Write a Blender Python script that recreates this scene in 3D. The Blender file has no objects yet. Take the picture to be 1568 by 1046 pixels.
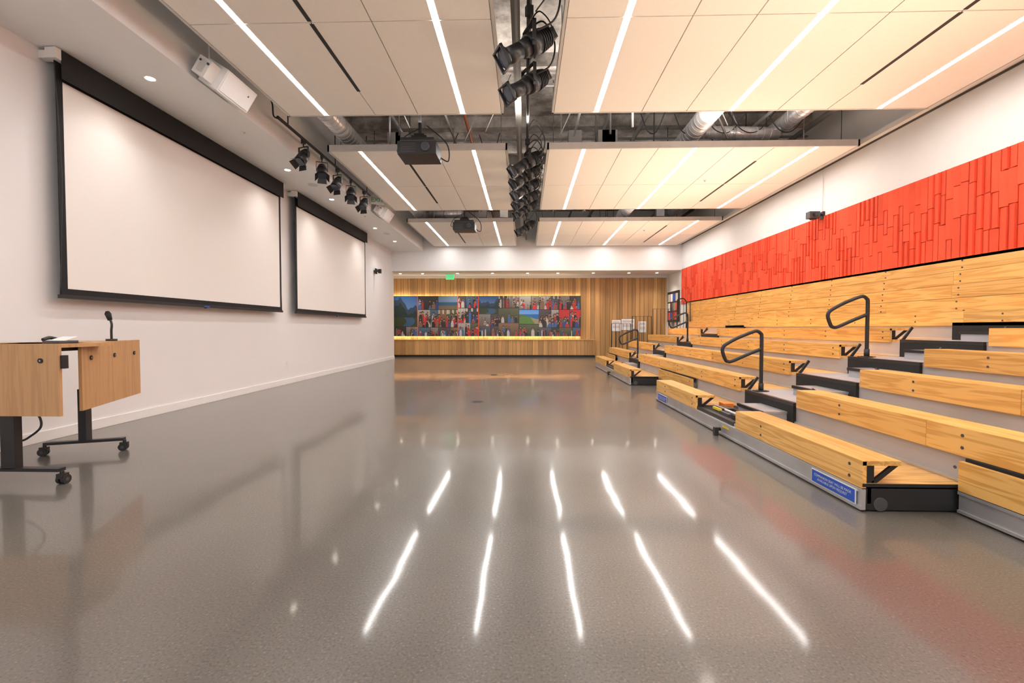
import bpy, math, random
from mathutils import Vector, Matrix
random.seed(7)
S = bpy.context.scene
# ------------------------------------------------------------------ materials
def newmat(name):
    m = bpy.data.materials.new(name); m.use_nodes = True
    nt = m.node_tree; b = nt.nodes['Principled BSDF']
    return m, nt, b
def N(nt, t, **kw):
    n = nt.nodes.new(t)
    for k, v in kw.items(): setattr(n, k, v)
    return n
def plain(name, col, rough=0.5, metal=0.0, var=0.04, scale=6.0, bump=0.0, spec=0.5):
    m, nt, b = newmat(name)
    tc = N(nt, 'ShaderNodeTexCoord'); no = N(nt, 'ShaderNodeTexNoise')
    no.inputs['Scale'].default_value = scale; no.inputs['Detail'].default_value = 1
    nt.links.new(tc.outputs['Object'], no.inputs['Vector'])
    r = N(nt, 'ShaderNodeValToRGB')
    r.color_ramp.elements[0].position = .3; r.color_ramp.elements[1].position = .7
    r.color_ramp.elements[0].color = [c*(1-var) for c in col]+[1]
    r.color_ramp.elements[1].color = [min(1, c*(1+var)) for c in col]+[1]
    nt.links.new(no.outputs['Fac'], r.inputs['Fac']); nt.links.new(r.outputs['Color'], b.inputs['Base Color'])
    b.inputs['Roughness'].default_value = rough; b.inputs['Metallic'].default_value = metal
    b.inputs['Specular IOR Level'].default_value = spec
    return m
def emis(name, col, strength):
    m, nt, b = newmat(name)
    b.inputs['Base Color'].default_value = (*col, 1)
    b.inputs['Emission Color'].default_value = (*col, 1); b.inputs['Emission Strength'].default_value = strength
    return m
def wood(name, c0, c1, stretch, rough=.4, rings=34.0, tone=(.78, 1.12), pos=.55, coat=0.0, fine=0.0):
    m, nt, b = newmat(name)
    tc = N(nt, 'ShaderNodeTexCoord'); mp = N(nt, 'ShaderNodeMapping'); mp.inputs['Scale'].default_value = stretch
    at = N(nt, 'ShaderNodeAttribute'); at.attribute_name = 'Tone'
    ad = N(nt, 'ShaderNodeVectorMath', operation='ADD'); mu = N(nt, 'ShaderNodeVectorMath', operation='SCALE'); mu.inputs['Scale'].default_value = 37.0
    nt.links.new(at.outputs['Color'], mu.inputs[0]); nt.links.new(tc.outputs['Object'], mp.inputs['Vector'])
    nt.links.new(mp.outputs['Vector'], ad.inputs[0]); nt.links.new(mu.outputs['Vector'], ad.inputs[1])
    no = N(nt, 'ShaderNodeTexNoise'); no.inputs['Scale'].default_value = 1.0; no.inputs['Detail'].default_value = 2; no.inputs['Roughness'].default_value = .5
    no.inputs['Distortion'].default_value = .5
    nt.links.new(ad.outputs['Vector'], no.inputs['Vector'])
    ml = N(nt, 'ShaderNodeMath', operation='MULTIPLY'); ml.inputs[1].default_value = rings
    sn = N(nt, 'ShaderNodeMath', operation='SINE'); nt.links.new(no.outputs['Fac'], ml.inputs[0]); nt.links.new(ml.outputs[0], sn.inputs[0])
    mr = N(nt, 'ShaderNodeMapRange'); mr.inputs['From Min'].default_value = -1; mr.inputs['From Max'].default_value = 1
    nt.links.new(sn.outputs[0], mr.inputs['Value'])
    r = N(nt, 'ShaderNodeValToRGB'); r.color_ramp.elements[0].position = 0.0; r.color_ramp.elements[1].position = pos
    r.color_ramp.elements[0].color = (*c0, 1); r.color_ramp.elements[1].color = (*c1, 1)
    nt.links.new(mr.outputs['Result'], r.inputs['Fac'])
    hs = N(nt, 'ShaderNodeHueSaturation')
    nt.links.new(r.outputs['Color'], hs.inputs['Color'])
    m2 = N(nt, 'ShaderNodeMapRange'); m2.inputs['To Min'].default_value = tone[0]; m2.inputs['To Max'].default_value = tone[1]
    nt.links.new(at.outputs['Fac'], m2.inputs['Value']); nt.links.new(m2.outputs['Result'], hs.inputs['Value'])
    nt.links.new(hs.outputs['Color'], b.inputs['Base Color'])
    b.inputs['Roughness'].default_value = rough; b.inputs['Coat Weight'].default_value = coat
    return m
M = {}
M['wall'] = plain('painted_wall', (.86, .85, .86), .7, var=.006, scale=2)
M['wallwhite'] = plain('white_paint', (.87, .87, .87), .7, var=.006)
M['tile'] = plain('acoustic_tile', (.90, .86, .80), .85, var=.01, scale=30)
M['tileedge'] = plain('cloud_frame', (.62, .60, .57), .5)
M['seam'] = plain('dark_seam_backing', (.16, .14, .12), .9)  # dark backing board behind the tile and plank joints
M['slot'] = plain('black_slot', (.015, .015, .015), .6)
M['black'] = plain('black_metal', (.018, .018, .02), .42)
M['blackmatte'] = plain('black_fabric', (.014, .014, .015), .85)
M['alu'] = plain('aluminium', (.60, .60, .62), .38, .7, var=.08, scale=3)
M['greypaint'] = plain('grey_riser', (.46, .46, .49), .45, .2, var=.06, scale=3)
M['darkgrey'] = plain('dark_grey_plastic', (.07, .07, .075), .5)
M['midgrey'] = plain('strut_grey', (.30, .29, .28), .5, .2)
M['duct'] = plain('galvanised_duct', (.72, .72, .74), .32, .55, var=.12, scale=9)
M['screen'] = plain('projection_fabric', (.88, .85, .82), .8, var=.003)
M['plastic'] = plain('white_plastic', (.82, .81, .79), .45)
M['yellow'] = plain('yellow_label', (.85, .62, .03), .5)
M['orange'] = plain('orange_tag', (.8, .2, .02), .5)
M['blue'] = plain('blue_sign', (.02, .10, .55), .4)
M['paperw'] = plain('white_paper', (.85, .85, .85), .6)
M['copper'] = plain('copper_pipe', (.45, .13, .05), .4, .5)
M['glass'] = plain('lens_glass', (.05, .06, .08), .05)
M['strip'] = emis('led_strip', (1.0, .98, .955), 34)
M['down'] = emis('downlight_lens', (1.0, .90, .76), 24)
M['cove'] = emis('cove_led', (1.0, .76, .46), 8)
M['exit'] = emis('exit_green', (.08, .7, .25), .5)
M['greentext'] = plain('green_text', (.03, .45, .15), .5)
M['pine'] = wood('pine_bleacher', (.70, .36, .09), (.88, .52, .165), (15, .8, 15), .35, rings=30, tone=(.82, 1.10), coat=.15, pos=.7)
M['pinedeck'] = wood('pine_deck', (.64, .34, .10), (.84, .50, .17), (.9, 12, 12), .4)
M['oak'] = wood('oak_laminate', (.50, .28, .125), (.58, .335, .155), (30, 30, 1.8), .45, rings=14, tone=(.95, 1.05), pos=.9)
M['wallwood'] = wood('wood_slat_wall', (.50, .28, .105), (.60, .35, .14), (9, 9, .4), .5, rings=12, tone=(.72, 1.14), pos=.9)
M['red'] = wood('red_felt', (.86, .090, .036), (.90, .105, .044), (3, 3, 3), .85, rings=6, tone=(.84, 1.08))
M['reddark'] = plain('red_groove_shade', (.42, .03, .015), .9)  # groove shade put into the backing colour so the slats stand out

m, nt, b = newmat('polished_concrete'); M['floor'] = m
tc = N(nt, 'ShaderNodeTexCoord')
n1 = N(nt, 'ShaderNodeTexNoise'); n1.inputs['Scale'].default_value = .7; n1.inputs['Detail'].default_value = 4; n1.inputs['Roughness'].default_value = .5; n1.inputs['Distortion'].default_value = 0
n2 = N(nt, 'ShaderNodeTexNoise'); n2.inputs['Scale'].default_value = 95; n2.inputs['Detail'].default_value = 2
for n in (n1, n2): nt.links.new(tc.outputs['Object'], n.inputs['Vector'])
r1 = N(nt, 'ShaderNodeValToRGB'); e = r1.color_ramp.elements
e[0].position = .25; e[0].color = (.112, .100, .086, 1); e[1].position = .78; e[1].color = (.170, .156, .138, 1)
nt.links.new(n1.outputs['Fac'], r1.inputs['Fac'])
r2 = N(nt, 'ShaderNodeValToRGB'); e = r2.color_ramp.elements
e[0].position = .34; e[0].color = (.55, .55, .55, 1); e[1].position = .46; e[1].color = (1.0, 1.0, 1.0, 1)
x_ = e.new(.60); x_.color = (1.0, 1.0, 1.0, 1); x_ = e.new(.72); x_.color = (2.0, 1.9, 1.8, 1)
nt.links.new(n2.outputs['Fac'], r2.inputs['Fac'])
mx = N(nt, 'ShaderNodeMix', data_type='RGBA', blend_type='MULTIPLY'); mx.inputs[0].default_value = .7
nt.links.new(r1.outputs['Color'], mx.inputs[6]); nt.links.new(r2.outputs['Color'], mx.inputs[7])
nt.links.new(mx.outputs[2], b.inputs['Base Color'])
mr = N(nt, 'ShaderNodeMapRange'); mr.inputs['From Min'].default_value = .25; mr.inputs['From Max'].default_value = .75
mr.inputs['To Min'].default_value = .27; mr.inputs['To Max'].default_value = .31
nt.links.new(n1.outputs['Fac'], mr.inputs['Value']); nt.links.new(mr.outputs['Result'], b.inputs['Roughness'])
b.inputs['IOR'].default_value = 1.42
b.inputs['Coat Weight'].default_value = .5; b.inputs['Coat Roughness'].default_value = .075
n3 = N(nt, 'ShaderNodeTexNoise'); n3.inputs['Scale'].default_value = 1.8; n3.inputs['Detail'].default_value = 1
nt.links.new(tc.outputs['Object'], n3.inputs['Vector'])
bp = N(nt, 'ShaderNodeBump'); bp.inputs['Strength'].default_value = .12; bp.inputs['Distance'].default_value = .02
nt.links.new(n3.outputs['Fac'], bp.inputs['Height']); nt.links.new(bp.outputs['Normal'], b.inputs['Normal']); nt.links.new(bp.outputs['Normal'], b.inputs['Coat Normal'])

m, nt, b = newmat('raw_concrete'); M['conc'] = m
tc = N(nt, 'ShaderNodeTexCoord'); n1 = N(nt, 'ShaderNodeTexNoise'); n1.inputs['Scale'].default_value = 1.6; n1.inputs['Detail'].default_value = 7; n1.inputs['Roughness'].default_value = .7
nt.links.new(tc.outputs['Object'], n1.inputs['Vector'])
r1 = N(nt, 'ShaderNodeValToRGB'); e = r1.color_ramp.elements
e[0].position = .38; e[0].color = (.20, .18, .165, 1); e[1].position = .62; e[1].color = (.60, .57, .53, 1)
nt.links.new(n1.outputs['Fac'], r1.inputs['Fac']); nt.links.new(r1.outputs['Color'], b.inputs['Base Color']); b.inputs['Roughness'].default_value = .85

m, nt, b = newmat('photo_print'); M['print'] = m
at = N(nt, 'ShaderNodeVertexColor'); at.layer_name = 'Col'
nt.links.new(at.outputs['Color'], b.inputs['Base Color']); b.inputs['Roughness'].default_value = .35

# ------------------------------------------------------------------ mesh builder
class MB:
    def __init__(s): s.v = []; s.f = []; s.m = []; s.t = []; s.mats = []; s.sm = []
    def mi(s, k):
        if k not in s.mats: s.mats.append(k)
        return s.mats.index(k)
    def face(s, idx, k, tone=.5, smooth=False):
        s.f.append(idx); s.m.append(s.mi(k)); s.t.append(tone); s.sm.append(smooth)
    def poly(s, pts, k, tone=.5):
        n = len(s.v); s.v += [tuple(p) for p in pts]; s.face(list(range(n, n+len(pts))), k, tone)
    def box(s, x0, x1, y0, y1, z0, z1, k, tone=None, mtx=None):
        if tone is None: tone = random.random()
        n = len(s.v)
        ps = [(x0,y0,z0),(x1,y0,z0),(x1,y1,z0),(x0,y1,z0),(x0,y0,z1),(x1,y0,z1),(x1,y1,z1),(x0,y1,z1)]
        if mtx: ps = [tuple(mtx @ Vector(p)) for p in ps]
        s.v += ps
        for q in ((0,3,2,1),(4,5,6,7),(0,1,5,4),(1,2,6,5),(2,3,7,6),(3,0,4,7)): s.face([n+i for i in q], k, tone)
    def cyl(s, p0, p1, r0, k, r1=None, seg=16, caps=True, tone=.5):
        p0 = Vector(p0); p1 = Vector(p1); r1 = r0 if r1 is None else r1
        d = (p1-p0).normalized(); a = d.orthogonal().normalized(); c = d.cross(a); n = len(s.v)
        for p, r in ((p0, r0), (p1, r1)):
            for i in range(seg):
                t = 2*math.pi*i/seg; s.v.append(tuple(p + r*(math.cos(t)*a + math.sin(t)*c)))
        for i in range(seg):
            j = (i+1) % seg; s.face([n+i, n+j, n+seg+j, n+seg+i], k, tone, True)
        if caps:
            s.face([n+i for i in reversed(range(seg))], k, tone); s.face([n+seg+i for i in range(seg)], k, tone)
    def tube(s, pts, r, k, seg=8):
        pts = [Vector(p) for p in pts]; n = len(s.v); L = len(pts); a = None
        for i, p in enumerate(pts):
            d = (pts[min(i+1, L-1)]-pts[max(i-1, 0)]).normalized()
            if a is None: a = d.orthogonal().normalized()
            a = (a - d*a.dot(d)); a = a.normalized() if a.length > 1e-5 else d.orthogonal().normalized()
            c = d.cross(a)
            for q in range(seg):
                t = 2*math.pi*q/seg; s.v.append(tuple(p + r*(math.cos(t)*a + math.sin(t)*c)))
        for i in range(L-1):
            for q in range(seg):
                w = (q+1) % seg; s.face([n+i*seg+q, n+i*seg+w, n+(i+1)*seg+w, n+(i+1)*seg+q], k, .5, True)
        s.face([n+q for q in reversed(range(seg))], k); s.face([n+(L-1)*seg+q for q in range(seg)], k)
    def build(s, name, loc=None, rot=None, parent=None, bevel=0):
        me = bpy.data.meshes.new(name+'_mesh'); me.from_pydata(s.v, [], s.f)
        for k in s.mats: me.materials.append(M[k])
        me.polygons.foreach_set('material_index', s.m); me.polygons.foreach_set('use_smooth', s.sm)
        ca = me.color_attributes.new('Tone', 'FLOAT_COLOR', 'CORNER'); d = []
        for p, t in zip(me.polygons, s.t): d += [t, t, t, 1]*p.loop_total
        ca.data.foreach_set('color', d); me.update()
        o = bpy.data.objects.new(name, me); S.collection.objects.link(o)
        if loc: o.location = loc
        if rot: o.rotation_euler = rot
        if parent: o.parent = parent
        if bevel:
            bm = o.modifiers.new('bevel', 'BEVEL'); bm.width = bevel; bm.segments = 2; bm.limit_method = 'ANGLE'
        return o
def inst(o, name, loc, rot=(0,0,0)):
    c = bpy.data.objects.new(name, o.data); S.collection.objects.link(c); c.location = loc; c.rotation_euler = rot; return c
def smooth(pts, n=6):
    P = [Vector(p) for p in pts]; out = []
    for i in range(len(P)-1):
        p0 = P[max(i-1,0)]; p1 = P[i]; p2 = P[i+1]; p3 = P[min(i+2,len(P)-1)]
        for j in range(n):
            t = j/n
            out.append(.5*((2*p1)+(p2-p0)*t+(2*p0-5*p1+4*p2-p3)*t*t+(3*p1-p0-3*p2+p3)*t**3))
    out.append(P[-1]); return out

# ------------------------------------------------------------------ room shell
XL, XR = -5.1, 5.88
YB, YE, YF = 19.6, 17.9, -5.0
ZC = 4.286; ZS = 4.14; ZD = 5.6
b = MB(); b.box(-9, 6.3, -5.4, 20, -.2, 0, 'floor'); b.build('floor')
b = MB(); b.box(-9, 6.3, -5.4, 20, ZD, ZD+.2, 'conc'); b.build('ceiling')
for y in [-3.5+2.25*i for i in range(10)]:
    b = MB(); b.box(-3.86, XR-.02, y-.11, y+.11, ZD-.22, ZD-.001, 'conc'); b.build('concrete_beam')
b = MB(); b.box(XL-.2, XL, YF, 18.15, 0, ZD, 'wall'); b.build('wall_left')
b = MB(); b.box(XR, XR+.2, YF, YB+.2, 0, ZD, 'wallwhite'); b.build('wall_right')
b = MB(); b.box(-8.8, XR, YB, YB+.2, 0, ZD, 'wallwhite'); b.build('wall_back')
b = MB(); b.box(-9, -8.8, 18.15, YB+.2, 0, ZD, 'wallwhite'); b.box(-8.8, XL-.2, 17.95, 18.15, 0, ZD, 'wallwhite'); b.build('wall_lobby')
b = MB(); b.box(XL, XR, YE, YE+.25, 3.38, ZD, 'wallwhite'); b.box(-8.8, XR, YE+.25, YB, 3.38, 3.44, 'wallwhite'); b.build('trim_header')
b = MB(); b.box(XL-.2, XR+.2, YF-.2, YF, 0, .8, 'wall'); b.box(XL-.2, XR+.2, YF-.2, YF, 3.6, ZD, 'wall')
b.box(XL-.2, -4.6, YF-.2, YF, .8, 3.6, 'wall'); b.box(5.4, XR+.2, YF-.2, YF, .8, 3.6, 'wall'); b.build('wall_front')
b = MB()
for i in range(6):
    x = -4.6+i*2.0; b.box(x-.03, x+.03, YF-.14, YF-.06, .8, 3.6, 'darkgrey')
b.box(-4.6, 5.4, YF-.14, YF-.06, .8, .86, 'darkgrey'); b.box(-4.6, 5.4, YF-.14, YF-.06, 3.54, 3.6, 'darkgrey'); b.build('invented_window_1')  # invented opening behind the camera, added to let ambient world light in
b = MB(); b.box(XL, -3.89, YF, YE, ZS, ZS+.06, 'wallwhite'); b.box(-3.95, -3.89, YF, YE, ZS+.06, ZD, 'wallwhite'); b.build('trim_soffit')
b = MB(); b.box(XL, XL+.018, YF, 18.15, 0, .115, 'wallwhite'); b.build('baseboard_left', bevel=.004)
b = MB(); b.box(XR-.10, XR, YF, YE, 4.36, 4.44, 'wallwhite'); b.box(XR-.012, XR, YF, YE, 4.33, 4.36, 'darkgrey'); b.build('trim_right')

# ------------------------------------------------------------------ acoustic clouds + strips
clouds = [(-3.45, -.31, [-2.17, -1.55], [-2.887, -.897], -2.17), (.38, 5.66, [1.66, 2.29, 3.57, 4.26], [1.013, 2.92, 4.97], 4.26)]
for y0, y1 in ((-2.85, 1.3), (2.7, 6.86), (8.19, 12.36), (13.69, 17.75)):
    ym = (y0+y1)/2
    for xa, xb, seams, strips, slot in clouds:
        b = MB()
        b.box(xa+.02, xb-.02, y0+.02, y1-.02, ZC+.02, ZC+.06, 'seam')
        b.box(xa, xb, y0, y0+.03, ZC-.004, ZC+.105, 'tileedge'); b.box(xa, xb, y1-.03, y1, ZC-.004, ZC+.105, 'tileedge')
        b.box(xa, xa+.03, y0, y1, ZC-.004, ZC+.105, 'tileedge'); b.box(xb-.03, xb, y0, y1, ZC-.004, ZC+.105, 'tileedge')
        edges = sorted([xa+.03]+seams+strips+[xb-.03])
        for i in range(len(edges)-1):
            l, r = edges[i], edges[i+1]
            gl = .034 if l in strips else .006; gr = .034 if r in strips else .006
            for ya, yb_ in ((y0+.03, ym-.007), (ym+.007, y1-.03)):
                b.box(l+gl, r-gr, ya, yb_, ZC, ZC+.025, 'tile')
        b.box(slot-.022, slot+.022, ym-1.38, ym-.02, ZC-.003, ZC+.02, 'slot'); b.box(slot-.022, slot+.022, ym+.02, ym+1.38, ZC-.003, ZC+.02, 'slot')
        for x in (xa+.12, (xa+xb)/2, xb-.12):
            for y in (y0+.3, y1-.3): b.cyl((x, y, ZC+.05), (x, y, ZC+.18), .006, 'darkgrey', seg=6)
        b.build('acoustic_ceiling_cloud')
        ye = y1-.04 if y1 < 17 else y1-.14
        for x in strips:
            q = MB(); q.box(x-.034, x+.034, y0+.032, y1-.032, ZC+.006, ZC+.06, 'plastic')
            q.box(x-.024, x+.024, y0+.04, ye, ZC+.001, ZC+.006, 'strip'); q.build('linear_ceiling_light')

# ------------------------------------------------------------------ overhead services
def duct(name, p0, p1, r):
    b = MB(); p0 = Vector(p0); p1 = Vector(p1); L = (p1-p0).length; d = (p1-p0)/L
    b.cyl(p0, p1, r, 'duct', seg=28)
    n = int(L/.12)
    for i in range(n): c = p0+d*(i+.5)*.12; b.cyl(c-d*.005, c+d*.005, r+.006, 'duct', seg=28)
    for i in range(int(L/2)+1):
        c = p0+d*min(L-.1, .5+i*2.0); b.cyl((c.x, c.y, c.z+r), (c.x, c.y, ZD-.001), .008, 'darkgrey', seg=6)
        b.cyl(c-d*.02, c+d*.02, r+.012, 'alu', seg=28)
    b.build(name)
duct('spiral_air_duct', (-3.2, 3.5, 4.67), (-3.2, 17.6, 4.67), .16)
duct('spiral_air_duct', (2.97, 3.5, 4.67), (2.97, 17.6, 4.67), .16)
duct('spiral_air_duct', (3.20, 8.6, 4.70), (4.5, 8.6, 4.66), .11)
duct('spiral_air_duct', (-2.95, 14.4, 4.68), (-1.9, 14.4, 4.68), .11)
duct('spiral_air_duct', (4.75, 7.0, 4.95), (4.75, 17.6, 4.95), .14)
b = MB()
for x, z, r, k in ((-1.1,5.05,.03,'copper'),(-.15,5.1,.025,'copper'),(1.5,5.0,.03,'midgrey'),(2.2,5.05,.04,'midgrey'),(5.3,4.95,.05,'midgrey'),(4.2,4.9,.03,'alu'),(-2.4,5.0,.035,'alu'),(-1.35,4.8,.02,'midgrey'),(.9,4.75,.02,'alu')):
    b.cyl((x, 0, z), (x, 17.7, z), r, k, seg=10)
for y in (2.1, 7.7, 9.9, 13.4, 15.4):
    b.box(-3.8, XR-.1, y-.02, y+.02, 5.10, 5.14, 'midgrey')
for i in range(30):
    x = random.uniform(-2.9, 5.4); y = random.choice([7.9, 8.6, 9.3, 13.3, 14.2])+random.uniform(-.3,.3)
    b.cyl((x, y, 4.5), (x+random.choice([0,0,.5,-.5]), y, ZD-.001), random.choice([.008,.012,.02]), random.choice(['darkgrey','alu','midgrey']), seg=6)
for i in range(12):
    x = random.choice([-2.4,-1.2,-.7,1.0,1.6,2.2,4.0,5.2])+random.uniform(-.15,.15); y = random.choice([8.9, 9.6, 14.6]); b.box(x-.12, x+.12, y-.1, y+.1, 4.6, 4.85, random.choice(['midgrey','alu','plastic']))
for i in range(16):
    x = random.uniform(-2.8, 5); y = random.choice([8.4, 9.2, 13.6]); w = random.uniform(.4, .9)
    b.tube(smooth([(x,y,4.95),(x+w*.3,y,4.65),(x+w*.7,y+.1,4.68),(x+w,y,4.98)]), .009, 'black', 6)
for y0, y1 in ((-2.85, 1.3), (2.7, 6.86), (8.19, 12.36), (13.69, 17.75)):
    for xa, xb in ((-3.45,-.31),(.38,5.66)):
        for x in (xa+.12, (xa+xb)/2, xb-.12):
            for y in (y0+.3, y1-.3): b.cyl((x, y, ZC+.18), (x, y, ZD-.001), .006, 'darkgrey', seg=6)  # upper rods of the acoustic cloud hangers, kept in this mesh
b.build('overhead_services')

b = MB()
b.cyl((.04, .5, 4.50), (.04, 17.6, 4.50), .027, 'black', seg=12)
for y in (1.5, 4.4, 6.3, 7.6, 9.5, 11.5, 13.2, 15.6): b.cyl((.04, y, 4.5), (.04, y, ZD-.001), .014, 'black', seg=8)
b.box(-.16, -.06, .5, 17.6, 4.66, 4.70, 'midgrey')
for y in (4.5, 5.3, 8.0, 8.6, 9.2, 10.1, 13.4):
    b.tube(smooth([(.04,y,4.5),(.2,y+.05,4.62),(.33,y+.1,4.42),(.29,y+.15,4.2),(.12,y+.2,4.12)]), .010, 'black', 6)
    b.tube(smooth([(.04,y-.1,4.5),(.16,y,4.7),(.30,y+.1,4.55),(.1,y+.2,4.3)]), .008, 'black', 6)
b.build('lighting_rig_pipe')

def stage_light():
    b = MB()
    b.box(-.03,.03,-.035,.035,-.06,.035,'black'); b.cyl((0,0,-.05),(0,0,-.16),.011,'black')
    b.box(-.135,.135,-.02,.02,-.175,-.16,'black')
    for sx in (-.135,.125): b.box(sx,sx+.01,-.02,.02,-.42,-.16,'black')
    R = Matrix.Translation((0,0,-.36)) @ Matrix.Rotation(math.radians(33),4,'X')
    def c(y0,y1,r0,r1=None,k='black'): b.cyl(R@Vector((0,y0,0)), R@Vector((0,y1,0)), r0, k, r1, seg=20)
    c(.27,.10,.075,.105); c(.10,-.02,.11); c(-.02,-.12,.095,.08); c(-.12,-.30,.08); c(-.30,-.33,.098)
    c(-.331,-.334,.082,None,'glass')
    for i in range(5): c(.12+i*.03,.128+i*.03,.118-.006*i)
    for a in range(4):
        Q = R @ Matrix.Rotation(a*math.pi/2,4,'Y'); b.box(-.105,.105,-.36,-.33,.088,.105,'black',mtx=Q)
    b.box(-.055,.055,.25,.32,-.055,.055,'black',mtx=R)
    for a in (-.11,.11): b.cyl(R@Vector((a,0,0)),R@Vector((a*1.35,0,0)),.022,'black')
    return b
s0 = stage_light().build('stage_spotlight', loc=(.04, 4.85, 4.42), rot=(0,0,math.radians(-68)))
for y, z, rz in ((5.6,4.42,-58),(8.2,4.42,-72),(8.9,4.42,-80),(9.7,4.42,-70),(10.5,4.42,-78),(11.3,4.42,-75),(13.4,4.42,-60)):
    inst(s0, 'stage_spotlight', (.04, y, z), (0,0,math.radians(rz)))
b = MB(); b.cyl((-3.64, 6.9, 4.30), (-3.64, 11.0, 4.30), .024, 'black', seg=10)
for y in (7.2, 9.0, 10.8): b.cyl((-3.64,y,4.30),(-3.64,y,ZD-.001),.01,'black',seg=6)
b.tube(smooth([(-3.64,6.95,4.30),(-3.7,6.9,4.32),(-3.72,6.9,4.5),(-3.8,6.9,4.7)]),.012,'black',6)
b.build('lighting_track')
b = MB()
b.box(-.025,.025,-.03,.03,-.05,.03,'black'); b.cyl((0,0,-.05),(0,0,-.1),.009,'black')
b.box(-.1,.1,-.015,.015,-.11,-.1,'black')
for sx in (-.1,.092): b.box(sx,sx+.008,-.015,.015,-.27,-.1,'black')
R = Matrix.Translation((0,0,-.25)) @ Matrix.Rotation(math.radians(55),4,'X')
b.cyl(R@Vector((0,.12,0)),R@Vector((0,.02,0)),.06,'black',.09,20); b.cyl(R@Vector((0,.02,0)),R@Vector((0,-.14,0)),.09,'black',seg=20)
b.cyl(R@Vector((0,-.141,0)),R@Vector((0,-.144,0)),.075,'glass',seg=20); b.cyl(R@Vector((0,-.14,0)),R@Vector((0,-.15,0)),.1,'black',seg=20,caps=False)
for sx in (-1,1): b.poly([R@Vector((sx*.07,-.14,-.07)),R@Vector((sx*.07,-.14,.07)),R@Vector((sx*.12,-.21,.08)),R@Vector((sx*.12,-.21,-.08))],'black'); b.poly([R@Vector((-.07,-.14,sx*.07)),R@Vector((.07,-.14,sx*.07)),R@Vector((.08,-.21,sx*.12)),R@Vector((-.08,-.21,sx*.12))],'black')
f0 = None
for y, rz in ((7.7,-20),(8.4,25),(9.1,-15),(9.8,20),(10.6,-10)):
    if f0 is None: f0 = b.build('fresnel_track_light', loc=(-3.64,y,4.27), rot=(0,0,math.radians(rz)))
    else: inst(f0, 'fresnel_track_light', (-3.64,y,4.27), (0,0,math.radians(rz)))

b = MB()
b.box(-.30,.30,-.24,.24,-.10,.10,'black'); b.box(-.27,.27,-.21,.21,.10,.125,'darkgrey'); b.cyl((.14,-.24,0),(.14,-.29,0),.065,'darkgrey'); b.cyl((.14,-.29,0),(.14,-.295,0),.05,'glass')
for i in range(6): b.box(-.25,-.02,-.246,-.24,-.07+i*.025,-.06+i*.025,'darkgrey')
b.box(-.2,.2,-.15,.15,.125,.145,'black')
for sx in (-.17,.17):
    for sy in (-.13,.13): b.cyl((sx,sy,.14),(sx*.3,sy*.3,.26),.012,'black',seg=6)
b.box(-.08,.08,-.08,.08,.25,.28,'black'); b.cyl((0,0,.27),(0,0,1.55),.025,'black')
b.tube(smooth([(.28,.2,0),(.42,.2,-.06),(.40,.15,.2),(.1,.05,.45)]),.011,'black',6); b.tube(smooth([(-.28,.2,.05),(-.42,.2,.1),(-.3,.15,.3),(-.03,.05,.4)]),.009,'black',6)
b.box(-.26,.26,-.20,.18,.125,.17,'black'); b.box(-.12,.12,-.1,.1,.17,.24,'black')
p0 = b.build('ceiling_projector', loc=(-1.67,7.5,3.98), bevel=.008)
o = inst(p0, 'ceiling_projector', (-1.67,13.05,3.98)); mo = o.modifiers.new('bevel','BEVEL'); mo.width=.008; mo.limit_method='ANGLE'

def wspeaker(y):
    b = MB()
    b.box(-.04,0,-.18,.18,-.02,.16,'plastic'); b.box(0,.12,-.05,.05,.02,.1,'plastic')
    R = Matrix.Translation((.16,0,-.02)) @ Matrix.Rotation(math.radians(32),4,'Y')
    b.box(-.12,.14,-.22,.38,-.14,.14,'plastic',mtx=R); b.box(.14,.147,-.20,.36,-.12,.12,'wall',mtx=R)
    b.box(-.10,.06,-.38,-.22,-.11,.10,'plastic',mtx=R); b.box(-.06,.02,-.386,-.38,-.07,.07,'tileedge',mtx=R)
    for a in (-.06,.04): b.cyl(R@Vector((a,-.380,.05)),R@Vector((a,-.392,.05)),.014,'darkgrey')
    b.cyl(R@Vector((.147,.25,.04)),R@Vector((.15,.25,.04)),.012,'darkgrey')
    for sy in (-.18,.30): b.cyl((.1,sy,.1),(.1,sy,.5),.01,'plastic',seg=6)
    b.build('wall_loudspeaker', loc=(-3.85,y,4.22), bevel=.008)
wspeaker(5.75); wspeaker(12.2)

def downlight(x, y, z, warm, power):
    b = MB(); b.cyl((0,0,-.004),(0,0,-.0005),.065,'plastic',seg=24); b.cyl((0,0,-.006),(0,0,-.004),.048,'down',seg=24)
    o = b.build('recessed_downlight', loc=(x,y,z))
    if power:
        l = bpy.data.lights.new('lamp','SPOT'); l.energy = power; l.color = warm; l.spot_size = math.radians(120); l.spot_blend = 1; l.shadow_soft_size = .05
        lo = bpy.data.objects.new('lamp', l); S.collection.objects.link(lo); lo.parent = o; lo.location = (0,0,-.03)
for y in (2.6, 5.5, 8.7, 10.7, 13.8, 15.9): downlight(-4.42, y, ZS, (1,.93,.87), 26)
for i, x in enumerate((-6.6,-5.0,-4.1, -2.7, -1.3, 0.1, 1.3, 2.7, 4.1, 5.2)): downlight(x, 18.75, 3.38, (1,.86,.68), 55 if i%2 else 0)
b = MB(); b.cyl((0,0,-.012),(0,0,-.0005),.11,'plastic',seg=24); b.cyl((0,0,-.016),(0,0,-.012),.09,'tileedge',seg=24)
c0 = b.build('ceiling_speaker', loc=(-4.35,9.6,ZS)); inst(c0,'ceiling_speaker',(-4.3,14.6,ZS))
b = MB(); b.cyl((0,0,-.01),(0,0,-.0005),.035,'plastic'); b.cyl((0,0,-.03),(0,0,-.01),.012,'alu')
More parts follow.
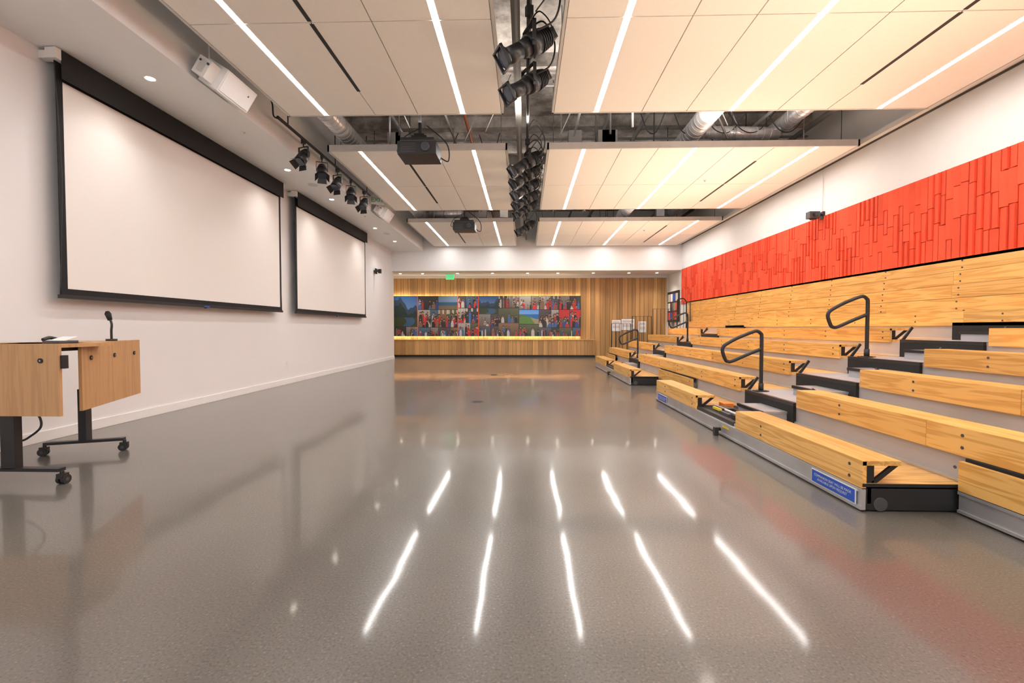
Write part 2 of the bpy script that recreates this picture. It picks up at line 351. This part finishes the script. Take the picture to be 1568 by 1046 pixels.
c0 = b.build('fire_sprinkler', loc=(-4.2,7.0,ZS)); inst(c0,'fire_sprinkler',(-4.2,12.3,ZS)); inst(c0,'fire_sprinkler',(3.75,10.0,ZC-.004)); inst(c0,'fire_sprinkler',(3.75,15.0,ZC-.004))

def exit_sign(loc, rz, up, face, txt):
    b = MB(); b.box(-.16,.16,-.012,.012,-.1,.1,face); b.box(-.17,.17,-.02,.02,.1,.13,'plastic'); b.cyl((0,0,.13),(0,0,up),.008,'plastic')
    o = b.build('exit_sign', loc=loc, rot=(0,0,rz))
    c = bpy.data.curves.new('lettering','FONT'); c.body='EXIT'; c.size=.15; c.align_x='CENTER'; c.align_y='CENTER'; c.extrude=.002; c.materials.append(M[txt])
    t = bpy.data.objects.new('lettering', c); S.collection.objects.link(t); t.parent=o; t.location=(0,-.016,0); t.rotation_euler=(math.pi/2,0,0)
exit_sign((-2.98,18.6,3.22), 0, .159, 'exit', 'paperw'); exit_sign((-3.68,11.7,4.38), math.radians(15), .6, 'plastic', 'greentext')

# ------------------------------------------------------------------ projection screens
def screen(y0, y1):
    X = XL+.14
    b = MB()
    zb, zt = 1.55, ZS-.01
    b.box(X-.05, X+.07, y0-.06, y1+.06, zt-.11, zt, 'plastic')
    b.box(X-.004, X+.004, y0, y1, zb, zt-.11, 'blackmatte')
    b.box(X+.004, X+.007, y0+.07, y1-.07, zb+.075, zt-.30, 'screen')
    b.box(X-.02, X+.02, y0-.02, y1+.02, zb-.03, zb+.01, 'black')
    for y in (y0-.01, y1+.01):
        sg = 1 if y == y0-.01 else -1
        b.tube(smooth([(X,y,zt-.11),(X,y+sg*.035,zt-.9),(X,y+sg*.05,(zb+zt)/2),(X,y+sg*.035,zb+.8),(X,y,zb)]), .006, 'black', 6)
    b.box(XL+.001, X-.05, y0-.04, y0+.04, zt-.1, zt-.02, 'plastic'); b.box(XL+.001, X-.05, y1-.04, y1+.04, zt-.1, zt-.02, 'plastic')
    b.cyl((X,(y0+y1)/2,zb-.045),(X,(y0+y1)/2,zb-.03),.02,'black')
    b.box(X+.021,X+.023,(y0+y1)/2-.06,(y0+y1)/2+.06,zb-.025,zb-.005,'blue')
    b.box(X+.065, X+.075, y0, y1, zt-.30, zt-.002, 'blackmatte')
    b.build('projection_screen')
screen(4.9, 9.45); screen(10.05, 14.5)
b = MB(); b.box(0.001,.05,-.03,.03,-.03,.03,'black'); b.box(.04,.09,-.07,.07,-.09,.09,'black'); b.cyl((.09,0,.03),(.11,0,.03),.05,'darkgrey'); b.box(.03,.2,-.02,.02,-.02,.02,'black'); b.box(.14,.24,-.05,.05,-.07,.07,'black')
b.build('wall_camera', loc=(XL, 15.8, 3.12), bevel=.005)
b = MB(); b.box(0.0005,.008,-.036,.036,-.06,.06,'plastic'); b.box(.008,.011,-.015,.015,.012,.035,'wall'); b.box(.008,.011,-.015,.015,-.035,-.012,'wall')
w0 = b.build('wall_outlet', loc=(XL,9.9,.42)); inst(w0,'wall_outlet',(XL,15.2,.42))
b = MB(); b.box(-.12,-.001,-.02,.02,-.02,.02,'black'); b.box(-.04,-.001,-.06,.06,-.09,.06,'black'); b.box(-.3,-.1,-.07,.07,-.07,.06,'darkgrey'); b.cyl((-.2,-.07,0),(-.2,-.12,0),.045,'black'); b.cyl((-.2,-.12,0),(-.2,-.123,0),.032,'glass'); b.cyl((-.2,0,-.09),(-.2,0,-.07),.06,'black')
b.tube([(-.02,0,.05),(-.02,0,.88)],.008,'plastic',6)
b.build('wall_camera', loc=(XR,9.5,3.43), bevel=.005)

# ------------------------------------------------------------------ red relief wall
b = MB(); z0, z1 = 2.10, 3.40
b.box(XR-.016, XR-.001, -4.5, YE-.05, z0, z1, 'reddark', .3)
y = -4.5; W = .105
lv = [[.36,.80],[.52,.95],[.42,.72],[.60,1.02],[.30,.86]]
while y < YE-.06-W:
    l_ = random.choice(lv)
    br = [z0, z0+l_[0]+random.uniform(-.03,.03), z0+l_[1]+random.uniform(-.03,.03), z1]
    for i in range(3):
        a, c = random.choice([(.010,.034),(.034,.010),(.012,.030),(.030,.014),(.040,.012)])
        n = len(b.v); t = random.random(); x = XR-.015
        b.v += [(x,y+.007,br[i]),(x,y+W-.007,br[i]),(x,y+.007,br[i+1]-.010),(x,y+W-.007,br[i+1]-.010),
                (x-a,y+.007,br[i]),(x-c,y+W-.007,br[i]),(x-a,y+.007,br[i+1]-.010),(x-c,y+W-.007,br[i+1]-.010)]
        for q in ((4,5,7,6),(0,4,6,2),(1,3,7,5),(2,6,7,3),(0,1,5,4)): b.face([n+k for k in q],'red',t)
    y += W
b.build('red_acoustic_wall_panel')

# ------------------------------------------------------------------ lobby wood wall
b = MB(); x = -8.75
while x < 5.8:
    w = random.choice([.11,.14,.18,.22]); w = min(w, 5.83-x)
    b.box(x, x+w-.010, YB-.05, YB-.001, .0, 3.27, 'wallwood'); x += w
b.box(-8.75, 5.83, YB-.02, YB-.001, 0, 3.27, 'seam')
b.box(-8.75, 5.83, YB-.02, YB-.001, 3.27, 3.38, 'wallwhite')
b.build('wood_panelled_wall')
b = MB(); x = -8.7
while x < 2.85:
    w = random.choice([.14,.18,.22]); w = min(w, 2.88-x)
    b.box(x, x+w-.006, YB-.24, YB-.052, .09, .70, 'wallwood'); x += w
b.box(-8.7, 2.88, YB-.26, YB-.052, .70, .73, 'wallwood', .6); b.box(-8.7, 2.88, YB-.20, YB-.06, 0, .09, 'black')
b.build('wood_ledge_cabinet')
MX0, MX1, MZ0, MZ1 = -7.0, 2.29, .86, 2.53
nx, nz = 840, 150
cols = [-7.0,-6.2,-5.44,-4.46,-3.6,-2.78,-1.93,-1.1,-.25,.57,1.39,2.29]
tiles = []
rs = random.Random(11)
plan = {0:['mount'],1:['people','indoor','people'],2:['people','mount'],3:['people','people','people'],4:['people','indoor','sea'],5:['people','indoor','people'],
        6:['people','people','mount'],7:['people','people','indoor'],8:['people','coast','people'],9:['people','people','indoor'],10:['people','red','people']}
for ci in range(len(cols)-1):
    xa, xb = cols[ci], cols[ci+1]; kinds = plan[ci]
    if len(kinds)==1: spl=[0,1]
    elif len(kinds)==2: spl=[0,.24,1]
    else: spl = rs.choice([[0,.27,.62,1],[0,.33,.70,1],[0,.22,.66,1]])
    if ci==8: spl=[0,.30,.66,1]
    if ci==6: spl=[0,.25,.55,1]
    for i in range(len(spl)-1):
        if kinds[i] in ('people','indoor','red') and rs.random()<.7:
            mid = xa+(xb-xa)*rs.choice([.38,.5,.62]); parts=[(xa,mid),(mid,xb)]
        else: parts=[(xa,xb)]
        for (p,q) in parts:
            blobs=[(rs.random(),rs.uniform(.0,.62),rs.uniform(.06,.13),rs.choice([(.02,.02,.03),(.45,.03,.03),(.5,.47,.45),(.04,.07,.25),(.20,.12,.08),(.03,.03,.03),(.6,.02,.03),(.05,.14,.36),(.02,.02,.02)])) for _ in range(rs.randint(7,12))]
            blobs.sort(key=lambda k:k[1])
            tiles.append((p,q,spl[i],spl[i+1],kinds[i],blobs,rs.choice([(.22,.20,.19),(.07,.06,.07),(.20,.12,.07),(.08,.09,.12),(.34,.33,.31),(.04,.04,.05),(.06,.12,.20),(.09,.10,.06)]), rs.random()))
def hillh(u, s): return .45+.16*math.sin(u*4+s*6)+.08*math.sin(u*11+s*20)+.03*math.sin(u*29+s)
def shade(x, v):
    for (p,q,a,c,kind,blobs,bg,s) in tiles:
        if p<=x<q and a<=v<c:
            u=(x-p)/(q-p); w=(v-a)/(c-a)
            du=min(x-p,q-x); dv=min(v-a,c-v)*1.67
            if du<.010 or dv<.010: return (.02,.02,.02)
            nz_=.75+.5*rs.random()
            if kind=='mount':
                h=hillh(u,s)+.12
                if w>h+.18: return (.03+.18*(1-w),.11+.25*(1-w),.36+.25*(1-w))
                if w>h: return (.03*nz_,.06*nz_,.12*nz_)
                if w>.3: return (.02*nz_,.04*nz_,.04*nz_)
                return (.04,.11,.22) if abs(u-.5-.2*math.sin(w*9))<.18 else (.04*nz_,.06*nz_,.03)
            if kind=='coast':
                if w>.68: return (.08+.3*(1-w),.30+.2*(1-w),.78)
                if w>.45+.1*math.sin(u*5): return (.02,.14,.42) if u>.25 else (.08,.16,.05)
                return (.10*nz_,.22*nz_,.05) if u<.8-.5*w else (.30*nz_,.27*nz_,.17)
            if kind=='sea':
                if w>.55: return (.16,.26,.42)
                if w>.3: return (.03,.10,.20)
                return (.16*nz_,.12*nz_,.08*nz_)
            asp=(q-p)/((c-a)*1.67)
            for (bu,bw,r,cc) in blobs:
                dx=(u-bu)*asp
                if (dx/.8)**2+(w-bw-.20)**2 < (r*.48)**2: return (.38*nz_,.21*nz_,.13*nz_)
                if dx**2+(w-bw-.235)**2 < (r*.62)**2: return (.02,.015,.012)
                if abs(dx)<r*(1.0-.5*max(0,(w-bw)/.14)) and w<bw+.14: return tuple(k*nz_ for k in cc)
            if kind=='indoor' and w>.76 and int(u*7)%3==0: return (.5,.48,.42)
            if kind=='red' and w>.5: return (.5*nz_,.03,.03)
            return tuple(k*(.5+.7*w)*nz_ for k in bg)
    return (.02,.02,.02)
vv=[]; ff=[]; cc=[]
for j in range(nz+1):
    for i in range(nx+1): vv.append((MX0+(MX1-MX0)*i/nx, YB-.19, MZ0+(MZ1-MZ0)*j/nz))
for j in range(nz):
    for i in range(nx):
        a=j*(nx+1)+i; ff.append((a,a+1,a+nx+2,a+nx+1))
        c=shade(MX0+(MX1-MX0)*(i+.5)/nx,(j+.5)/nz); cc += [c[0],c[1],c[2],1]*4
me=bpy.data.meshes.new('print_mesh'); me.from_pydata(vv,[],ff); me.materials.append(M['print'])
ca=me.color_attributes.new('Col','FLOAT_COLOR','CORNER'); ca.data.foreach_set('color',cc)
pr=bpy.data.objects.new('printed_face',me); S.collection.objects.link(pr)
b=MB(); b.box(MX0,MX1,YB-.185,YB-.12,MZ0,MZ1,'darkgrey'); b.box(MX0+.1,MX1-.1,YB-.12,YB-.052,MZ0+.15,MZ1-.15,'darkgrey')
for xx in (-4.46,-2.78,-1.93): b.box(xx-.014,xx+.014,YB-.198,YB-.18,MZ0,MZ1,'red')
b.box(MX0,MX1,YB-.11,YB-.09,MZ1-.14,MZ1-.12,'cove'); b.box(MX0,MX1,YB-.11,YB-.09,MZ0+.10,MZ0+.12,'cove')
mu=b.build('photo_collage_mural'); pr.parent=mu
def area(name, loc, rot, sx, sy, e, col, parent=None, spread=None):
    l=bpy.data.lights.new(name,'AREA'); l.shape='RECTANGLE'; l.size=sx; l.size_y=sy; l.energy=e; l.color=col
    if spread: l.spread=math.radians(spread)
    o=bpy.data.objects.new(name,l); S.collection.objects.link(o); o.location=loc; o.rotation_euler=rot
    if parent: o.parent=parent
    return o
area('cove_lamp_upper',(-2.35,YB-.09,MZ1-.02),(math.pi,0,0),9.2,.05,12,(1,.78,.48),mu)
area('cove_lamp_lower',(-2.35,YB-.09,MZ0+.02),(0,0,0),9.2,.05,20,(1,.78,.48),mu)

# ------------------------------------------------------------------ bleachers
b = MB()
NR=6; Xk=[2.2+.65*i for i in range(NR)]; Sk=[.334+.2165*i for i in range(NR)]; Dk=[s-.15 for s in Sk]
YN, YFAR = -1.8, 16.0
segs = {0:[(3.1,4.95),(6.1,7.9),(9.9,11.7),(12.9,14.7)]}
for k in range(1,5): segs[k]=[(YN,5.0),(6.32,11.9),(13.05,YFAR)]
segs[5]=[(YN,YFAR)]
def planks(x0,x1,y0,y1,z0,z1,k='pine',L=2.6):
    y=y0
    while y<y1-.01:
        e=min(y1,y+L)
        if y1-e<.5: e=y1
        b.box(x0,x1,y,e-.003,z0,z1,k); y=e
for k in range(NR):
    X=Xk[k]; s=Sk[k]; d=Dk[k]; xn = Xk[k+1] if k<NR-1 else XR-.26
    for (a,c) in segs[k]:
        planks(X,X+.028,a,c,s-.185,s-.004)
        planks(X+.002,X+.25 if k<5 else xn,a,c,s-.03,s)
        n=max(1,int((c-a)/1.2))
        for i in range(n+1):
            y=a+.02+(c-a-.06)*i/n
            b.box(X+.03,X+.09,y,y+.012,d,s-.03,'black')
            R=Matrix.Translation((X+.16,y,d+.06))@Matrix.Rotation(math.radians(-40),4,'Y'); b.box(-.1,.1,0,.02,-.014,.014,'black',mtx=R)
        for i in range(int((c-a)/1.2)+1):
            y=a+.12+i*1.2
            if y<c:
                for zz in (s-.05,s-.13): b.cyl((X-.004,y,zz),(X,y,zz),.011,'darkgrey',seg=8)
    dsegs = [(3.1,7.9),(9.9,14.7)] if k==0 else [(YN,YFAR)]
    for (a,c) in dsegs:
        cuts=[(a,c,'pinedeck')]
        for (aa,ab) in ((5.0,6.2),(11.8,13.0)):
            new=[]
            for (p,q,mm) in cuts:
                if p<aa and ab<q: new+=[(p,aa,mm),(aa,ab,'greypaint'),(ab,q,mm)]
                else: new.append((p,q,mm))
            cuts=new
        for (p,q,mm) in cuts:
            if k==5 and mm=='greypaint': mm='pinedeck'
            b.box(X+.03,xn+.03,p,q,d-.03,d,mm)
        b.box(X+.035,X+.06,a,c,d-.13,d-.002,'greypaint')
    if k<NR-1:
        for (a,c) in dsegs:
            b.box(xn+.032,xn+.045,a,c,d,Sk[k+1]-.16,'greypaint')
            b.box(xn+.015,xn+.04,a,c,d+.002,d+.022,'alu')
for (a,c) in ((5.05,6.15),(11.85,12.95)):
    for k in range(0,5):
        X=Xk[k]; xn=Xk[k+1]; d=Dk[k]; dn=Dk[k+1]
        h=(d+dn)/2
        ya,yb2=a+.12,c-.42
        b.box(xn-.27,xn+.03,ya,yb2,d,h-.02,'greypaint'); b.box(xn-.28,xn+.03,ya-.01,yb2+.01,h-.02,h,'alu'); b.box(xn-.285,xn-.255,ya-.01,yb2+.01,h-.03,h+.003,'black')
        b.box(xn-.0,xn+.05,a,c,dn-.03,dn+.004,'black')
        b.box(xn-.0,xn+.04,a,c,d,dn-.03,'blackmatte')
        for yy in (a-.06,c+.03):
            R=Matrix.Translation((xn+.12,yy,dn+.07))@Matrix.Rotation(math.radians(-55),4,'Y'); b.box(-.11,.11,0,.02,-.015,.015,'black',mtx=R)
    b.box(2.24,2.75,a-.02,c+.05,.17,.19,'blackmatte'); b.box(2.22,2.28,a,c,.15,.195,'black')
    b.box(2.3,2.6,a+.1,a+.22,.19,.24,'black'); b.box(2.30,2.34,a+.30,a+.55,.19,.225,'darkgrey')
    b.box(2.195,2.20,a+.05,a+.22,.10,.15,'yellow'); b.box(2.36,2.50,a+.62,a+.85,.19,.235,'black'); b.box(2.34,2.36,a+.62,a+.85,.20,.23,'yellow')
    b.box(2.50,2.62,c-.2,c-.05,.19,.25,'orange'); b.cyl((2.4,a+.25,.22),(2.4,a+.95,.22),.018,'alu',seg=10); b.cyl((2.55,a+.25,.21),(2.55,a+.9,.21),.012,'black',seg=8)
    b.cyl((2.19,a+.25,.07),(2.14,a+.25,.07),.02,'black',seg=10); b.box(2.12,2.16,a+.22,a+.28,.0,.09,'black')
for (a,c) in ((3.1,7.9),(9.9,14.7)):
    b.box(2.20,2.225,a,c,.012,.155,'alu'); b.box(2.192,2.20,a,c,.125,.152,'alu'); b.box(2.192,2.20,a,c,.012,.035,'alu'); b.box(2.205,2.22,a,c,.0,.012,'black')
    for yy in (a,c-.025):
        b.box(2.225,2.86,yy,yy+.025,.012,.182,'black')
        b.box(2.203,2.85,yy-.004,yy,.165,.186,'black')
    b.box(2.5,2.82,a+.03,c-.03,.0,.012,'black')
    b.cyl((2.32,a-.004,.05),(2.32,a+.016,.05),.045,'darkgrey',seg=14)
for (a,c) in ((YN,3.08),(7.92,9.88),(14.72,YFAR)):
    b.box(2.80,2.825,a,c,.012,.15,'alu'); b.box(2.79,2.80,a,c,.13,.15,'alu'); b.box(2.79,2.80,a,c,.012,.03,'alu'); b.box(2.81,2.825,a,c,0,.012,'black')
    planks(2.79,2.82,a,c,.155,.345); b.box(2.835,2.848,a,c,.30,.362,'blackmatte')
    for i in range(int((c-a)/1.2)+1): b.cyl((2.786,a+.1+i*1.2,.30),(2.79,a+.1+i*1.2,.30),.011,'darkgrey',seg=8)
zt=Sk[5]; n=4; hh=(2.13-zt)/n
for i in range(n):
    off=random.choice([0,.7,1.4,.3]); planks(XR-.25+.02*i,XR-.215+.02*i,YN-off,16.6,zt+hh*i+.003,zt+hh*(i+1)-.003,L=3.2)
b.box(XR-.15,XR-.03,YN,16.58,zt,2.09,'blackmatte')
b.box(XR-.19,XR-.025,YN,16.6,2.09,2.128,'pine')
for yy in [YN+.3+1.3*i for i in range(14)]:
    for i in range(4):
        for dz in (.04,.13): b.cyl((XR-.256+.02*i,yy,zt+hh*i+dz),(XR-.25+.02*i,yy,zt+hh*i+dz),.011,'darkgrey',seg=8)
for k in range(1,NR):
    X=Xk[k]; xn=Xk[k+1] if k<NR-1 else XR-.26
    for yy in (YN,YFAR-.02): b.box(X+.05,xn+.05,yy,yy+.02,.0,Dk[k]-.03,'blackmatte')
    for yy in (1.5,5.6,9.0,12.4,15.0): b.box(X+.1,X+.16,yy,yy+.06,0,Dk[k]-.03,'black')
bl=b.build('retractable_bleachers')
for (xx,zz) in ((5.22,1.115),(4.57,.90)):
    for (a,c) in ((-1.6,4.7),(6.6,11.6),(13.3,15.8)):
        area('added_ceiling_fill',(xx,(a+c)/2,zz),(math.pi,math.radians(-40),0),.08,c-a,(c-a)*(6.0 if xx>5 else 8.0),(1,.83,.66),bl,spread=125)  # unseen fill lamps added behind the seats to warm and brighten the ceiling
def sign(y0,y1,x,z0,z1,txt):
    q=MB(); q.box(x-.004,x,y0,y1,z0,z1,'paperw'); q.box(x-.006,x-.004,y0+.008,y1-.008,z0+.006,z1-.006,'blue'); o=q.build('notice_sign',parent=bl)
    c=bpy.data.curves.new('notice_text','FONT'); c.body=txt; c.size=.026; c.align_x='CENTER'; c.align_y='CENTER'; c.space_line=1.1; c.materials.append(M['paperw'])
    t=bpy.data.objects.new('notice_text',c); S.collection.objects.link(t); t.parent=bl; t.location=(x-.0075,(y0+y1)/2,(z0+z1)/2); t.rotation_euler=(math.pi/2,0,-math.pi/2)
sign(3.14,3.62,2.192,.035,.135,'COMPANION SEAT WILL BE MADE\nAVAILABLE UPON REQUEST'); sign(7.3,7.75,2.192,.03,.135,'COMPANION SEAT WILL BE MADE\nAVAILABLE UPON REQUEST')

b=MB()
pts=[(0,0,0),(0,0,.35),(0,0,.68)]+[(-.012,0,.725),(-.05,0,.755),(-.10,0,.752),(-.28,0,.68),(-.42,0,.605),(-.475,0,.56),(-.485,0,.50),(-.45,0,.40),(-.42,0,.375),(-.36,0,.38),(-.18,0,.46),(-.0,0,.535)]
b.tube(smooth(pts,5),.022,'black',10); b.cyl((0,0,0),(0,0,.012),.06,'black',seg=16); b.cyl((0,0,0),(0,0,.10),.03,'black',seg=14)
b.box(-.08,.08,-.05,.05,0,.008,'black')
h0=b.build('bleacher_handrail',loc=(2.98,6.0,Dk[1]+.004))
inst(h0,'bleacher_handrail',(4.28,6.0,Dk[3]+.004)); inst(h0,'bleacher_handrail',(2.98,12.5,Dk[1]+.004)); inst(h0,'bleacher_handrail',(4.28,12.5,Dk[3]+.004))
b=MB()
for x0,x1,zt_ in ((2.95,3.6,1.35),(3.65,4.3,1.6),(4.35,5.0,1.85),(5.05,5.6,2.1)):
    y=16.12
    b.tube([(x0,y,0),(x0,y,zt_),(x1,y,zt_),(x1,y,0)],.017,'black',8)
    b.tube([(x0,y,.35),(x1,y,.35)],.012,'black',6)
    for i in range(1,5): xx=x0+(x1-x0)*i/5; b.cyl((xx,y,.35),(xx,y,zt_),.008,'black',seg=6)
b.tube(smooth([(5.72,16.85,0),(5.72,16.85,1.9),(5.70,16.85,2.15),(5.6,16.85,2.25),(5.45,16.85,2.2),(5.40,16.85,2.0),(5.40,16.85,0)],5),.02,'black',8)
b.build('end_guard_rail')
for x,z,w in ((3.55,1.30,.34),(4.0,1.34,.5),(4.55,1.25,.3)):
    b=MB(); b.box(-w/2,w/2,-.01,.01,-.22,.22,'paperw'); b.box(-w/2-.01,w/2+.01,0.01,.02,-.23,.23,'black'); b.cyl((0,.03,-z),(0,.03,.1),.014,'black'); b.cyl((0,.03,-z),(0,.03,-z+.015),.15,'black',seg=20)
    b.box(-w/2+.04,w/2-.04,-.013,-.01,.08,.16,'tileedge'); b.box(-w/2+.04,w/2-.04,-.013,-.01,-.1,-.0,'tileedge')
    b.build('sign_stand',loc=(x,18.4,z))
b=MB(); b.box(-.05,-.002,-.7,.7,-.6,.6,'black')
for i in range(4):
    for j in range(3):
        b.box(-.056,-.05,-.62+.32*i,-.36+.32*i,-.52+.36*j,-.22+.36*j,random.choice(['paperw','blue','red','tileedge','darkgrey','darkgrey']))
b.build('notice_display_case',loc=(XR,18.75,2.05))
b=MB(); b.cyl((0,0,0.0005),(0,0,.003),.11,'darkgrey',seg=28); b.cyl((0,0,.003),(0,0,.004),.085,'black',seg=28)
for i in range(-3,4): b.box(-.07,.07,i*.022-.004,i*.022+.004,.004,.0055,'darkgrey')
d0=b.build('floor_box_cover',loc=(-.77,7.6,0)); inst(d0,'floor_box_cover',(-.8,12.0,0))

# ------------------------------------------------------------------ lectern tables
def lectern(name, loc, rz, W, D, foot, px=0.0, cy=None, fl=.36):
    b=MB(); T=1.085
    b.box(-W/2,W/2,0,.022,T-.55,T-.004,'oak',.5)
    b.box(-W/2+.02,W/2-.02,.035,D,T-.034,T-.008,'oak',.6)
    b.box(-W/2+.015,W/2-.015,.022,.035,T-.04,T-.012,'black')
    b.box(-W/2+.12,W/2-.12,.10,D-.1,T-.065,T-.034,'black')
    for sx in (-W/2+.14,0,W/2-.14):
        b.cyl((sx,-.008,T-.13),(sx,0,T-.13),.019,'black',seg=14); b.cyl((sx,-.0085,T-.13),(sx,-.008,T-.13),.006,'alu',seg=8)
        b.box(sx-.02,sx+.02,.022,.05,T-.17,T-.03,'black')
    if cy is None: cy=D*.55
    b.box(px-.055,px+.055,cy-.03,cy+.03,.12,.62,'black'); b.box(px-.042,px+.042,cy-.022,cy+.022,.6,T-.06,'darkgrey')
    b.box(px-.16,px+.16,cy-.03,cy+.12,T-.085,T-.065,'black')
    if foot=='y': cas=[(px,cy-fl),(px,cy+fl)]; b.box(px-.03,px+.03,cy-fl,cy+fl,.10,.125,'black')
    else: cas=[(px-fl,cy),(px+fl,cy)]; b.box(px-fl,px+fl,cy-.03,cy+.03,.10,.125,'black')
    for (x,y) in cas:
        b.cyl((x,y,.105),(x,y,.07),.014,'black')
        for s_ in (-1,1):
            b.cyl((x+s_*.008,y+.01,.036),(x+s_*.030,y+.01,.036),.036,'black',seg=20); b.cyl((x+s_*.030,y+.01,.036),(x+s_*.032,y+.01,.036),.014,'darkgrey',seg=12)
        b.box(x-.022,x+.022,y-.028,y+.035,.045,.082,'black')
    b.box(W/2-.002,W/2+.03,.01,.045,T-.19,T-.09,'black')
    return b.build(name,loc=loc,rot=(0,0,rz),bevel=.003)
la=lectern('mobile_lectern_table',(-4.065,3.42,0),0,1.14,.50,'x',px=.105,cy=.07,fl=.395)
ang=math.atan2(1.04,-.39)
lb=lectern('mobile_lectern_table',((-3.55-3.95)/2,(3.66+4.70)/2,0),ang,1.10,.62,'y',px=.35,cy=.38,fl=.31)
b=MB(); b.cyl((0,0,0),(0,0,.02),.045,'black'); b.tube(smooth([(0,0,.02),(0,0,.10),(.005,0,.16),(-.01,0,.21)]),.010,'black',8); b.cyl((-.01,0,.20),(-.03,0,.26),.018,'blackmatte',.026); b.cyl((-.03,0,.26),(-.035,0,.285),.026,'blackmatte',.014)
b.build('gooseneck_microphone',loc=(-3.97,4.40,1.077))
b=MB(); b.box(-.07,.07,-.08,.08,0,.022,'darkgrey'); R=Matrix.Translation((0,.02,.034))@Matrix.Rotation(math.radians(14),4,'X'); b.box(-.06,.06,-.06,.06,-.006,.006,'paperw',mtx=R)
b.tube(smooth([(-.085,-.06,.03),(-.09,0,.045),(-.085,.06,.03)]),.014,'black',8)
b.build('desk_phone',loc=(-3.72,3.66,1.078),bevel=.003)
b=MB(); b.tube(smooth([(-3.93,3.56,.62),(-3.84,3.58,.52),(-3.82,3.58,.42),(-3.90,3.56,.34),(-3.93,3.54,.32)]),.008,'black',6); b.build('power_cable')

# ------------------------------------------------------------------ lights
w=bpy.data.worlds.new('World'); S.world=w; w.use_nodes=True
bg=w.node_tree.nodes['Background']; bg.inputs[0].default_value=(1,.98,.965,1); bg.inputs[1].default_value=1.2
for y in (7.5, 13.0):
    area('added_plenum_fill',(1.2,y,4.45),(math.pi,0,0),6.5,.25,48,(1,.92,.84))  # hidden fill lamps added above the clouds to brighten the concrete deck

cam=bpy.data.cameras.new('Camera'); cam.lens=719/1568*36; cam.sensor_width=36; cam.clip_start=.05
co=bpy.data.objects.new('Camera',cam); S.collection.objects.link(co); co.location=(0,0,1.2); co.rotation_euler=(math.pi/2-.0285,0,.0278); S.camera=co
S.view_settings.view_transform='Standard'; S.view_settings.exposure=0.80
